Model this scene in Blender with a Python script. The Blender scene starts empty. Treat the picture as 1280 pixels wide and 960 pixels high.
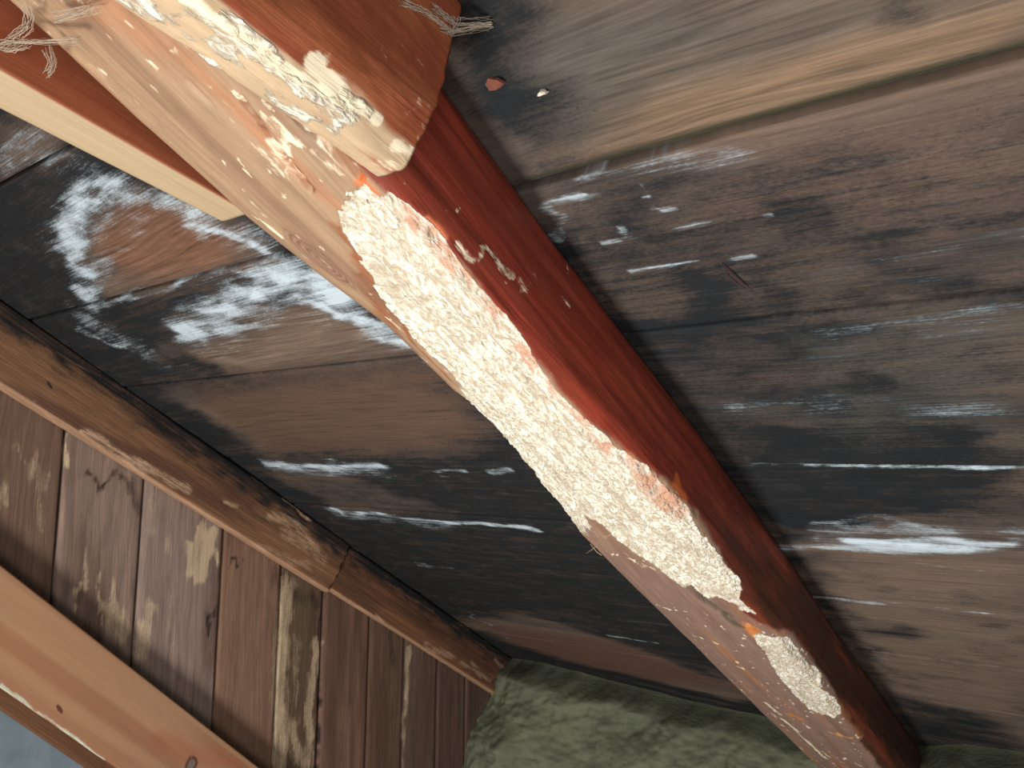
import bpy, math
import numpy as np
from mathutils import Matrix, Vector

# ------------------------------------------------------------------ camera, light, exposure
F = 1000.0                       # focal length in pixels of the 1280 wide frame
def nz(a): return np.array(a, float) / np.linalg.norm(a)
Zc = nz((.012, .992, -.124)); Xc = np.array((.772, .0525, .633)); Xc = nz(Xc - Zc * (Xc @ Zc)); Yc = np.cross(Zc, Xc)
R = np.array([Xc, Yc, Zc])       # camera axes -> world axes
CAM = np.array((0., 0., 1.6))
PITCH = math.radians(30); H = .5  # roof pitch, distance lens to roof boards
D = np.array((0, math.cos(PITCH), -math.sin(PITCH)))     # down the slope
N = np.array((0, -math.sin(PITCH), -math.cos(PITCH)))    # off the boards into the attic
X = np.array((1., 0, 0))

scn = bpy.context.scene
cd = bpy.data.cameras.new('camera'); cam = bpy.data.objects.new('camera', cd); scn.collection.objects.link(cam)
cd.sensor_fit = 'HORIZONTAL'; cd.sensor_width = 36; cd.lens = 36 * F / 1280; cd.clip_start = .01
cam.matrix_world = Matrix.Translation(CAM) @ Matrix(R.tolist()).to_4x4()
scn.camera = cam

w = bpy.data.worlds.new('world'); scn.world = w; w.use_nodes = True
w.node_tree.nodes['Background'].inputs[0].default_value = (.80, .90, 1.0, 1)
w.node_tree.nodes['Background'].inputs[1].default_value = .25

def W(u, v, n):                  # roof coordinates -> world
    u, v, n = np.broadcast_arrays(np.asarray(u, float), np.asarray(v, float), np.asarray(n, float))
    return u[..., None] * X + v[..., None] * D + (n[..., None] - H) * N + CAM

def area(name, pos, target, size, power, col):
    ld = bpy.data.lights.new(name, 'AREA'); ld.shape = 'DISK'; ld.size = size; ld.energy = power; ld.color = col
    o = bpy.data.objects.new(name, ld); scn.collection.objects.link(o)
    o.location = pos; o.rotation_euler = (Vector(target) - Vector(pos)).to_track_quat('-Z', 'Y').to_euler()
    return o
area('window_light', W(-.56, .15, 1.75), W(-.6, .6, 0), .42, 35, (1.0, .965, .91))
area('fill_light', W(.75, -.35, 1.35), W(-.5, .6, 0), .9, 17, (1.0, .95, .90))  # added soft fill without a visible source, brightens the rafter's red side

vs = scn.view_settings
vs.view_transform = 'Standard'; vs.look = 'None'; vs.gamma = 1; vs.use_curve_mapping = False; vs.exposure = 0.0

# ------------------------------------------------------------------ helpers: pixels -> places
def ray(x, y): return R @ np.array([(x - 640) / F, -(y - 480) / F, -1.])
def roof(p, n=0.0):              # (u, v) where the sight line meets the plane n below the boards
    r = ray(*p); t = (n - H) / (r @ N); P = t * r; return P[0], P @ D
def uplane(p, u):                # (v, n) on a plane across the boards
    r = ray(*p); P = (u / r[0]) * r; return P @ D, H + P @ N
def gab(p, u=-1.56):             # (Y, Z) on the gable, world
    r = ray(*p); P = (u / r[0]) * r; return P[1], P[2] + CAM[2]
def project(P):
    q = (P - CAM) @ R; z = -q[..., 2]
    return np.stack([640 + F * q[..., 0] / z, 480 - F * q[..., 1] / z], -1), z

# ------------------------------------------------------------------ noise
def _h(ix, iy, iz, seed):
    h = (ix.astype(np.int64) * 374761393 + iy.astype(np.int64) * 668265263 + iz.astype(np.int64) * 2147483647 + seed * 974634777) & 0xffffffff
    h = ((h ^ (h >> 13)) * 1274126177) & 0xffffffff
    return ((h ^ (h >> 16)) & 0xffffff) / float(0xffffff)
def vnoise(p, seed=0):
    i = np.floor(p); f = p - i; f = f * f * (3 - 2 * f); i = i.astype(np.int64); o = 0
    for a in (0, 1):
        for b in (0, 1):
            for c in (0, 1):
                wgt = (f[..., 0] if a else 1 - f[..., 0]) * (f[..., 1] if b else 1 - f[..., 1]) * (f[..., 2] if c else 1 - f[..., 2])
                o = o + wgt * _h(i[..., 0] + a, i[..., 1] + b, i[..., 2] + c, seed)
    return o
def fbm(p, octv=4, seed=0):
    s = 0; a = .5; t = 0; p = np.asarray(p, float)
    for k in range(octv):
        s = s + a * vnoise(p * 2 ** k + 17.3 * k, seed + k); t += a; a *= .55
    return s / t                 # 0..1
def worley(p, seed=0):           # 2-D, returns F1, F2
    i = np.floor(p).astype(np.int64); f1 = np.full(p.shape[:-1], 9.); f2 = f1.copy(); z = np.zeros_like(i[..., 0])
    for a in (-1, 0, 1):
        for b in (-1, 0, 1):
            cx = i[..., 0] + a; cy = i[..., 1] + b
            d = np.hypot(cx + _h(cx, cy, z, seed) - p[..., 0], cy + _h(cx, cy, z + 1, seed) - p[..., 1])
            f2 = np.minimum(f2, np.maximum(f1, d)); f1 = np.minimum(f1, d)
    return f1, f2
def sstep(a, b, x): t = np.clip((x - a) / (b - a), 0, 1); return t * t * (3 - 2 * t)
def seg_d(Q, pts, closed=False):
    pts = np.asarray(pts, float); d = np.full(Q.shape[:-1], 1e9); n = len(pts)
    for k in range(n if closed else n - 1):
        a = pts[k]; b = pts[(k + 1) % n]; ab = b - a; L = max(ab @ ab, 1e-12)
        t = np.clip(((Q - a) @ ab) / L, 0, 1)
        d = np.minimum(d, np.linalg.norm(Q - a - t[..., None] * ab, axis=-1))
    return d
def poly_sd(Q, pts):             # negative inside
    pts = np.asarray(pts, float); d = seg_d(Q, pts, True); ins = np.zeros(Q.shape[:-1], bool); n = len(pts)
    for k in range(n):
        a = pts[k]; b = pts[(k + 1) % n]
        if a[1] == b[1]: continue
        c = (a[1] > Q[..., 1]) != (b[1] > Q[..., 1])
        ins ^= c & (Q[..., 0] < (b[0] - a[0]) * (Q[..., 1] - a[1]) / (b[1] - a[1]) + a[0])
    return np.where(ins, -d, d)
def lin(c):
    c = np.asarray(c, float) / 255; return np.where(c <= .04045, c / 12.92, ((c + .055) / 1.055) ** 2.4)
def mixc(a, b, t): return a + (b - a) * np.asarray(t)[..., None]

# ------------------------------------------------------------------ objects
def props(o, label=None, cat=None, group=None, kind=None):
    for k, val in (('label', label), ('category', cat), ('group', group), ('kind', kind)):
        if val: o[k] = val
    return o
def mesh_obj(name, V, faces, mat, parent=None, attrs=None, smooth=True):
    """V (n,3) world, faces (m,4) int array or list; attrs name -> (n,) or (n,3)."""
    me = bpy.data.meshes.new(name)
    if isinstance(faces, np.ndarray):
        m = len(faces); k = faces.shape[1]
        me.vertices.add(len(V)); me.vertices.foreach_set('co', np.ascontiguousarray(V, np.float32).ravel())
        me.loops.add(m * k); me.loops.foreach_set('vertex_index', np.ascontiguousarray(faces, np.int32).ravel())
        me.polygons.add(m); me.polygons.foreach_set('loop_start', np.arange(0, m * k, k, dtype=np.int32))
        me.update(calc_edges=True); me.validate()
    else:
        me.from_pydata([tuple(x) for x in V], [], faces)
    for an, A in (attrs or {}).items():
        A = np.asarray(A, np.float32)
        if A.ndim == 1:
            me.attributes.new(an, 'FLOAT', 'POINT').data.foreach_set('value', A)
        elif an == 'gc':
            me.attributes.new(an, 'FLOAT_VECTOR', 'POINT').data.foreach_set('vector', np.ascontiguousarray(A).ravel())
        else:
            C4 = np.concatenate([A, np.ones((len(A), 1), np.float32)], 1)
            me.attributes.new(an, 'FLOAT_COLOR', 'POINT').data.foreach_set('color', np.ascontiguousarray(C4).ravel())
    me.materials.append(mat)
    if smooth: me.polygons.foreach_set('use_smooth', np.ones(len(me.polygons), bool))
    o = bpy.data.objects.new(name, me); scn.collection.objects.link(o)
    if parent: o.parent = parent
    return o
def grid_faces(nu, nv, wrap=False, flip=False):
    i = np.arange(nu - 1)[:, None]; m = nv if wrap else nv - 1; j = np.arange(m)[None]; j2 = (j + 1) % nv
    a = i * nv + j; b = i * nv + j2; c = (i + 1) * nv + j2; d = (i + 1) * nv + j
    f = np.stack([a, b, c, d], -1).reshape(-1, 4)
    return f[:, ::-1].copy() if flip else f

def smooth_profile(P, it=2):
    for _ in range(it):
        Q = np.roll(P, -1, 0); P = np.stack([.75 * P + .25 * Q, .25 * P + .75 * Q], 1).reshape(-1, 2)
    return P
def resample(P, K, start=0):
    Pc = np.vstack([P, P[:1]]); s = np.r_[0, np.cumsum(np.linalg.norm(np.diff(Pc, axis=0), axis=1))]
    t = np.linspace(0, s[-1], K, endpoint=False)
    return np.stack([np.interp(t, s, Pc[:, 0]), np.interp(t, s, Pc[:, 1])], 1), t
class Sweep:
    """A closed section (u, n) carried down the slope v; dense, so it can be worn and stained."""
    def __init__(s, prof, v0, v1, step, K, it=2, capstep=0.0):
        s.v = np.linspace(v0, v1, max(2, int(round((v1 - v0) / step)) + 1)); s.K = K
        U = []; A = []
        P0 = smooth_profile(np.array(prof((v0 + v1) / 2), float), it); n0 = len(P0); Pc = np.vstack([P0, P0[:1]])
        sa = np.r_[0, np.cumsum(np.linalg.norm(np.diff(Pc, axis=0), axis=1))]; t = np.linspace(0, sa[-1], K, endpoint=False); fi = np.interp(t, sa, np.arange(n0 + 1))
        for v in s.v:
            Pv = smooth_profile(np.array(prof(v), float), it); Pv = np.vstack([Pv, Pv[:1]]); ix = np.arange(n0 + 1)
            U.append(np.stack([np.interp(fi, ix, Pv[:, 0]), np.interp(fi, ix, Pv[:, 1])], 1)); A.append(t)
        s.P = np.array(U); s.arc = np.array(A)                      # (S,K,2), (S,K)
        s.V = np.broadcast_to(s.v[:, None], s.arc.shape).copy()
        s.Q = np.stack([s.V, s.arc], -1)                            # painting coordinates
        T = np.roll(s.P, -1, 1) - np.roll(s.P, 1, 1); s.nor = np.stack([T[..., 1], -T[..., 0]], -1)
        s.nor /= np.linalg.norm(s.nor, axis=-1, keepdims=True) + 1e-9
        c = s.P.mean(1, keepdims=True)
        if ((s.P - c) * s.nor).sum() < 0: s.nor = -s.nor
        s.world = W(s.P[..., 0], s.V, s.P[..., 1]); s.pix, s.z = project(s.world)
        nw = s.nor[..., :1] * X + s.nor[..., 1:] * N
        s.front = ((CAM - s.world) * nw).sum(-1) > 0
    def q(s, p):                                                    # surface point seen at a pixel
        d = ((s.pix - np.array(p)) ** 2).sum(-1) + np.where(s.front, 0, 1e7)
        return s.Q.reshape(-1, 2)[np.argmin(d)]
    def qs(s, ps): return np.array([s.q(p) for p in ps])
    def build(s, name, mat, disp, attrs, parent=None, ends=(0, 0), dv=None, parts=()):
        P = s.P + s.nor * disp[..., None]; V = s.V + (0 if dv is None else dv)
        pos = W(P[..., 0], V, P[..., 1]); S, K = s.arc.shape
        pts = [pos.reshape(-1, 3)]; fs = [grid_faces(S, K, True)]
        A = {k: (a.reshape(-1, 3) if a.ndim == 3 else a.reshape(-1)) for k, a in attrs.items()}
        A['gc'] = np.stack([s.V, s.arc, np.zeros_like(s.V)], -1).reshape(-1, 3); extra = {k: [v] for k, v in A.items()}
        base = S * K
        for e, row in ((0, 0), (1, S - 1)):                         # end caps: rings shrinking to the middle
            rr = pos[row]; c = rr.mean(0); prev = np.arange(row * K, row * K + K)
            for f in (.9, .7, .45, .2, .02):
                ring = c + (rr - c) * f; idx = np.arange(base, base + K); base += K
                rn = (fbm(ring * 60, 3, 9) - .5)[:, None] * (D if e else -D) * ends[e] * (1 if f < .95 else 0)
                pts.append(ring + rn)
                for k, v in A.items():
                    src = v.reshape(S, K, -1)[row]; src = src.reshape((K,) + v.shape[1:])
                    if k == 'gc': src = np.stack([np.full(K, s.v[row]), (rr - c) @ X * f + 3, (rr - c) @ N * f], -1)
                    extra[k].append(src)
                a, b = prev, idx; q = np.stack([a, np.roll(a, -1), np.roll(b, -1), b], 1)
                fs.append(q if e else q[:, ::-1]); prev = idx
        fc = np.vstack(fs)
        if s._flip(): fc = fc[:, ::-1]
        Vt = np.vstack(pts); At = {k: np.concatenate(v) for k, v in extra.items()}; fc = fc.copy()
        if not len(parts): return mesh_obj(name, Vt, fc, mat, parent, At)
        fn = np.cross(Vt[fc[:, 2]] - Vt[fc[:, 0]], Vt[fc[:, 3]] - Vt[fc[:, 1]]); nn = np.zeros_like(Vt)
        for c in range(4): np.add.at(nn, fc[:, c], fn)
        nn /= np.linalg.norm(nn, axis=1, keepdims=True) + 1e-15
        own = np.zeros(len(fc), int)                                # which part each face belongs to
        for k, (pn, msk, lb) in enumerate(parts):
            mm = np.zeros(len(Vt), bool); mm[:S * K] = msk.reshape(-1); own[mm[fc].all(1)] = k + 1
        root = None
        for k in range(len(parts) + 1):
            f = fc[own == k]; ids, inv = np.unique(f, return_inverse=True)
            o = mesh_obj(name if k == 0 else parts[k - 1][0], Vt[ids], inv.reshape(-1, 4), mat, parent if k == 0 else root, {a: b[ids] for a, b in At.items()})
            if len(o.data.vertices) == len(ids): o.data.normals_split_custom_set_from_vertices(nn[ids].tolist())
            if k == 0: root = o
            elif parts[k - 1][2]: o['label'] = parts[k - 1][2]
        return root
    def _flip(s):
        a = s.world[0, 0]; b = s.world[0, 1]; d = s.world[1, 0]; nw = s.nor[0, 0, 0] * X + s.nor[0, 0, 1] * N
        return np.cross(b - a, d - a) @ nw < 0

# ------------------------------------------------------------------ materials
class NT:
    def __init__(s, name, rough=.75):
        s.m = bpy.data.materials.new(name); s.m.use_nodes = True; s.t = s.m.node_tree
        s.b = s.t.nodes['Principled BSDF']; s.b.inputs['Roughness'].default_value = rough
    def n(s, typ, **kw):
        x = s.t.nodes.new(typ)
        for k, v in kw.items(): setattr(x, k, v)
        return x
    def l(s, a, b): s.t.links.new(a, b)
    def put(s, sock, v):
        if isinstance(v, bpy.types.NodeSocket): s.l(v, sock)
        else: sock.default_value = v
    def math(s, op, a, b=0.0, c=None, clamp=False):
        x = s.n('ShaderNodeMath', operation=op, use_clamp=clamp); s.put(x.inputs[0], a); s.put(x.inputs[1], b)
        if c is not None: s.put(x.inputs[2], c)
        return x.outputs[0]
    def attr(s, name, out='Fac'): return s.n('ShaderNodeAttribute', attribute_name=name).outputs[out]
    def scaled(s, vec, sc):
        x = s.n('ShaderNodeVectorMath', operation='MULTIPLY'); s.l(vec, x.inputs[0]); x.inputs[1].default_value = sc; return x.outputs[0]
    def noise(s, vec, sc, detail=4, rough=.6, dist=0.0):
        x = s.n('ShaderNodeTexNoise'); s.l(s.scaled(vec, sc), x.inputs['Vector']); x.inputs['Scale'].default_value = 1
        x.inputs['Detail'].default_value = detail; x.inputs['Roughness'].default_value = rough; x.inputs['Distortion'].default_value = dist
        return x.outputs[0]
    def voro(s, vec, sc, feat='F1'):
        x = s.n('ShaderNodeTexVoronoi', feature=feat); s.l(s.scaled(vec, sc), x.inputs['Vector']); x.inputs['Scale'].default_value = 1; return x.outputs['Distance']
    def step(s, v, a, b):
        x = s.n('ShaderNodeMapRange', interpolation_type='SMOOTHSTEP'); s.put(x.inputs[0], v); x.inputs[1].default_value = a; x.inputs[2].default_value = b; return x.outputs[0]
    def mix(s, f, a, b, mode='MIX'):
        x = s.n('ShaderNodeMix', data_type='RGBA', blend_type=mode); s.put(x.inputs[0], f)
        for k, v in ((6, a), (7, b)):
            if isinstance(v, bpy.types.NodeSocket): s.l(v, x.inputs[k])
            else: x.inputs[k].default_value = tuple(v) + (1,)
        return x.outputs[2]
    def grey(s, v):
        x = s.n('ShaderNodeCombineColor'); [s.l(v, x.inputs[i]) for i in range(3)]; return x.outputs[0]
    def bump(s, h, dist, strength=1.0, prev=None):
        x = s.n('ShaderNodeBump'); s.l(h, x.inputs['Height']); x.inputs['Distance'].default_value = dist; x.inputs['Strength'].default_value = strength
        if prev: s.l(prev, x.inputs['Normal'])
        return x.outputs[0]

BLACK = lin((24, 27, 30)); WHITE = lin((192, 206, 215))
def weathered(name, grain=.5, gs=(5, 110, 110), fs=(14, 420, 420), black=BLACK, white=WHITE, bump=.0012, rough=.8, dist=.4, spec=.25):
    """stained old wood: colour from 'col', mould from 'black' and 'white' broken up by the grain"""
    m = NT(name, rough); m.b.inputs['Specular IOR Level'].default_value = spec
    gc = m.attr('gc', 'Vector'); col = m.attr('col', 'Color')
    sx = m.n('ShaderNodeSeparateXYZ'); m.l(gc, sx.inputs[0]); lo = m.noise(gc, (2.2, 9, 9), 2, .5)
    cb = m.n('ShaderNodeCombineXYZ'); m.l(m.math('MULTIPLY', sx.outputs[0], 1.0), cb.inputs[0]); m.l(m.math('ADD', m.math('MULTIPLY', sx.outputs[1], fs[1] * .55), m.math('MULTIPLY', lo, 16.0)), cb.inputs[1])
    fig = m.noise(cb.outputs[0], (1, 1, 1), 3, .6)
    g1 = m.noise(gc, gs, 6, .62, dist); g2 = m.noise(gc, fs, 4, .6); bl = m.noise(gc, (14, 34, 34), 5, .65, .6); sp = m.noise(gc, (160, 420, 420), 3, .7)
    k = m.math('ADD', m.math('MULTIPLY', m.math('SUBTRACT', g1, .5), grain * 2.6), 1.0)
    k = m.math('ADD', k, m.math('MULTIPLY', m.math('SUBTRACT', g2, .5), grain * 1.3)); k = m.math('ADD', k, m.math('MULTIPLY', m.math('SUBTRACT', fig, .5), grain * 2.0))
    k = m.math('ADD', k, m.math('MULTIPLY', m.math('SUBTRACT', bl, .5), grain * 1.2)); k = m.math('MAXIMUM', k, .15)
    c = m.mix(1.0, col, m.grey(k), 'MULTIPLY')
    bf = m.math('ADD', m.attr('black'), m.math('MULTIPLY', m.math('SUBTRACT', g1, .5), 1.0))
    bf = m.math('ADD', bf, m.math('MULTIPLY', m.math('SUBTRACT', bl, .5), 1.1)); bf = m.math('ADD', bf, m.math('MULTIPLY', m.math('SUBTRACT', sp, .5), .7)); bf = m.math('ADD', bf, m.math('MULTIPLY', m.math('SUBTRACT', fig, .5), .9))
    bfac = m.math('MULTIPLY', m.step(bf, .0, 1.05), m.step(m.attr('black'), .02, .25)); spk = m.math('MULTIPLY', m.step(m.noise(gc, (90, 230, 230), 4, .7), .60, .68), m.step(m.attr('black'), .12, .4)); bfac = m.math('MAXIMUM', bfac, m.math('MULTIPLY', spk, .8))
    bc = m.mix(1.0, tuple(black), m.grey(m.math('ADD', .15, m.math('ADD', m.math('MULTIPLY', g1, .9), m.math('MULTIPLY', fig, .9)))), 'MULTIPLY')
    c = m.mix(bfac, c, bc)
    wf = m.math('ADD', m.attr('white'), m.math('MULTIPLY', m.math('SUBTRACT', g2, .5), 1.1))
    wf = m.math('ADD', wf, m.math('MULTIPLY', m.math('SUBTRACT', sp, .5), 1.0)); wf = m.math('ADD', wf, m.math('MULTIPLY', m.math('SUBTRACT', g1, .5), .8)); wf = m.math('ADD', wf, m.math('MULTIPLY', m.math('SUBTRACT', bl, .5), 1.3)); wf = m.math('ADD', wf, m.math('MULTIPLY', m.math('SUBTRACT', fig, .5), .6))
    wfac = m.math('MULTIPLY', m.step(wf, .15, 1.45), m.step(m.attr('white'), .04, .3))
    c = m.mix(wfac, c, tuple(white))
    m.l(c, m.b.inputs['Base Color'])
    h = m.math('ADD', g1, m.math('MULTIPLY', g2, .6)); m.l(m.bump(h, bump), m.b.inputs['Normal'])
    return m.m
M_ROOF = weathered('mouldy_roof_board', .60)
M_WALL = weathered('brown_wall_board', .38, gs=(7, 90, 90), white=lin((196, 172, 142)), black=lin((45, 35, 30)))
M_LEDGE = weathered('old_brown_timber', .35, white=lin((200, 165, 135)), bump=.0015)
M_NEW = weathered('planed_pine', .09, gs=(2.5, 45, 45), fs=(6, 160, 160), black=lin((95, 55, 45)), white=lin((190, 195, 175)), bump=.0002, rough=.55)
M_PALE = weathered('pale_sawn_wood', .12, gs=(4, 80, 80), white=lin((235, 215, 180)), black=lin((150, 110, 80)), bump=.0004, rough=.7)

def rafter_material():
    m = NT('stripped_log', .6); m.b.inputs['Specular IOR Level'].default_value = .3
    gc = m.attr('gc', 'Vector'); col = m.attr('col', 'Color'); ro = m.attr('rough')
    g1 = m.noise(gc, (5, 85, 85), 6, .62, .8); g2 = m.noise(gc, (22, 260, 260), 5, .65); bl = m.noise(gc, (22, 40, 40), 5, .65, .5)
    k = m.math('ADD', 1.0, m.math('MULTIPLY', m.math('SUBTRACT', g1, .5), .75)); k = m.math('ADD', k, m.math('MULTIPLY', m.math('SUBTRACT', g2, .5), .35))
    k = m.math('ADD', k, m.math('MULTIPLY', m.math('SUBTRACT', bl, .5), .5))
    c = m.mix(1.0, col, m.grey(k), 'MULTIPLY')
    # bored, crumbling sapwood
    n1 = m.noise(gc, (50, 95, 95), 5, .62, 1.8); ve = m.voro(gc, (95, 150, 150), 'DISTANCE_TO_EDGE'); n3 = m.noise(gc, (420, 620, 620), 3, .7)
    big = m.noise(gc, (10, 38, 38), 4, .6, .6)
    hole = m.math('SUBTRACT', 1.0, m.step(m.math('ADD', ve, m.math('MULTIPLY', m.math('SUBTRACT', n1, .5), .5)), -.02, .10))
    rc = m.mix(m.step(n1, .38, .62), tuple(lin((198, 184, 160))), tuple(lin((244, 241, 226))))
    rc = m.mix(m.math('MULTIPLY', m.step(big, .46, .66), .55), rc, tuple(lin((182, 168, 148))))
    rc = m.mix(m.math('MULTIPLY', hole, .35), rc, tuple(lin((186, 164, 136))))
    rc = m.mix(m.math('MULTIPLY', m.step(m.attr('pink'), .2, .9), m.step(bl, .42, .62)), rc, tuple(lin((204, 158, 132))))
    rf = m.step(m.math('ADD', ro, m.math('MULTIPLY', m.math('SUBTRACT', n1, .5), .7)), .35, .6)
    c = m.mix(rf, c, rc)
    wf = m.math('ADD', m.attr('white'), m.math('ADD', m.math('MULTIPLY', m.math('SUBTRACT', n1, .5), 1.2), m.math('MULTIPLY', m.math('SUBTRACT', g2, .5), 1.0)))
    wfac = m.math('MULTIPLY', m.step(wf, .35, .85), m.step(m.attr('white'), .04, .3))
    c = m.mix(wfac, c, tuple(lin((240, 225, 195))))
    m.l(c, m.b.inputs['Base Color'])
    b1 = m.bump(m.math('ADD', g1, m.math('MULTIPLY', g2, .5)), .0012)
    hh = m.math('MULTIPLY', rf, m.math('ADD', n1, m.math('ADD', m.math('MULTIPLY', m.step(ve, 0, .25), .5), m.math('MULTIPLY', n3, .08))))
    m.l(m.bump(hh, .0026, .8, b1), m.b.inputs['Normal'])
    m.l(m.math('ADD', .5, m.math('MULTIPLY', rf, .4)), m.b.inputs['Roughness'])
    return m.m
M_LOG = rafter_material()

def plain(name, c, rough=.8, sc=40, amt=.3, bump=.001):
    m = NT(name, rough); tc = m.n('ShaderNodeTexCoord').outputs['Object']
    n = m.noise(tc, (sc, sc, sc), 6, .65); k = m.math('ADD', 1 - amt / 2 - .0, m.math('MULTIPLY', m.math('SUBTRACT', n, .5), amt * 2.5))
    m.l(m.mix(1.0, tuple(lin(c)), m.grey(k), 'MULTIPLY'), m.b.inputs['Base Color']); m.l(m.bump(n, bump), m.b.inputs['Normal'])
    return m.m
M_DARK = plain('dark_underlay', (34, 30, 28)); M_FLOOR = plain('attic_floor_wood', (110, 90, 72))
M_GREYBLUE = plain('blue_grey_painted_board', (112, 126, 134), .8, 25, .3, .0006)
M_TWIG = plain('dark_twig', (52, 34, 34)); M_CHIP = plain('red_brown_chip', (128, 72, 56)); M_BIT = plain('pale_chip', (225, 215, 200), amt=.1); M_WEB = plain('dusty_web', (190, 175, 155), amt=.15)
M_STRAW = plain('pale_fibre', (190, 165, 130))

def green_material():
    m = NT('green_grey_mineral', .95); m.b.inputs['Specular IOR Level'].default_value = .15
    gc = m.attr('gc', 'Vector'); a = m.noise(gc, (9, 9, 9), 6, .65, .5); b = m.noise(gc, (60, 90, 60), 5, .7); c3 = m.noise(gc, (30, 6, 30), 4, .6)
    c = m.mix(m.step(a, .35, .65), tuple(lin((102, 106, 88))), tuple(lin((116, 120, 98))))
    c = m.mix(m.math('MULTIPLY', m.step(c3, .55, .7), .3), c, tuple(lin((112, 108, 88))))
    c = m.mix(m.math('MULTIPLY', m.step(b, .62, .76), .3), c, tuple(lin((130, 132, 112)))); c = m.mix(m.math('MULTIPLY', m.step(b, .40, .30), .35), c, tuple(lin((58, 62, 52))))
    m.l(c, m.b.inputs['Base Color']); m.l(m.bump(m.math('ADD', b, a), .002), m.b.inputs['Normal']); return m.m
M_GREEN = green_material()

# ================================================================== SETTING: roof boards
U0, U1 = -1.585, 1.1
TILT = [.01, .01, .02, .02, .018, .025, .034, .03, .0, -.02, -.02, 0, 0]
SEAMS = [-.46, -.28, -.10, .127, .338, .545, .815, 1.0, 1.20, 1.42, 1.64, 1.86, 2.08]
def RQ(ps, n=0): return np.array([roof(p, n) for p in ps])
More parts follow.
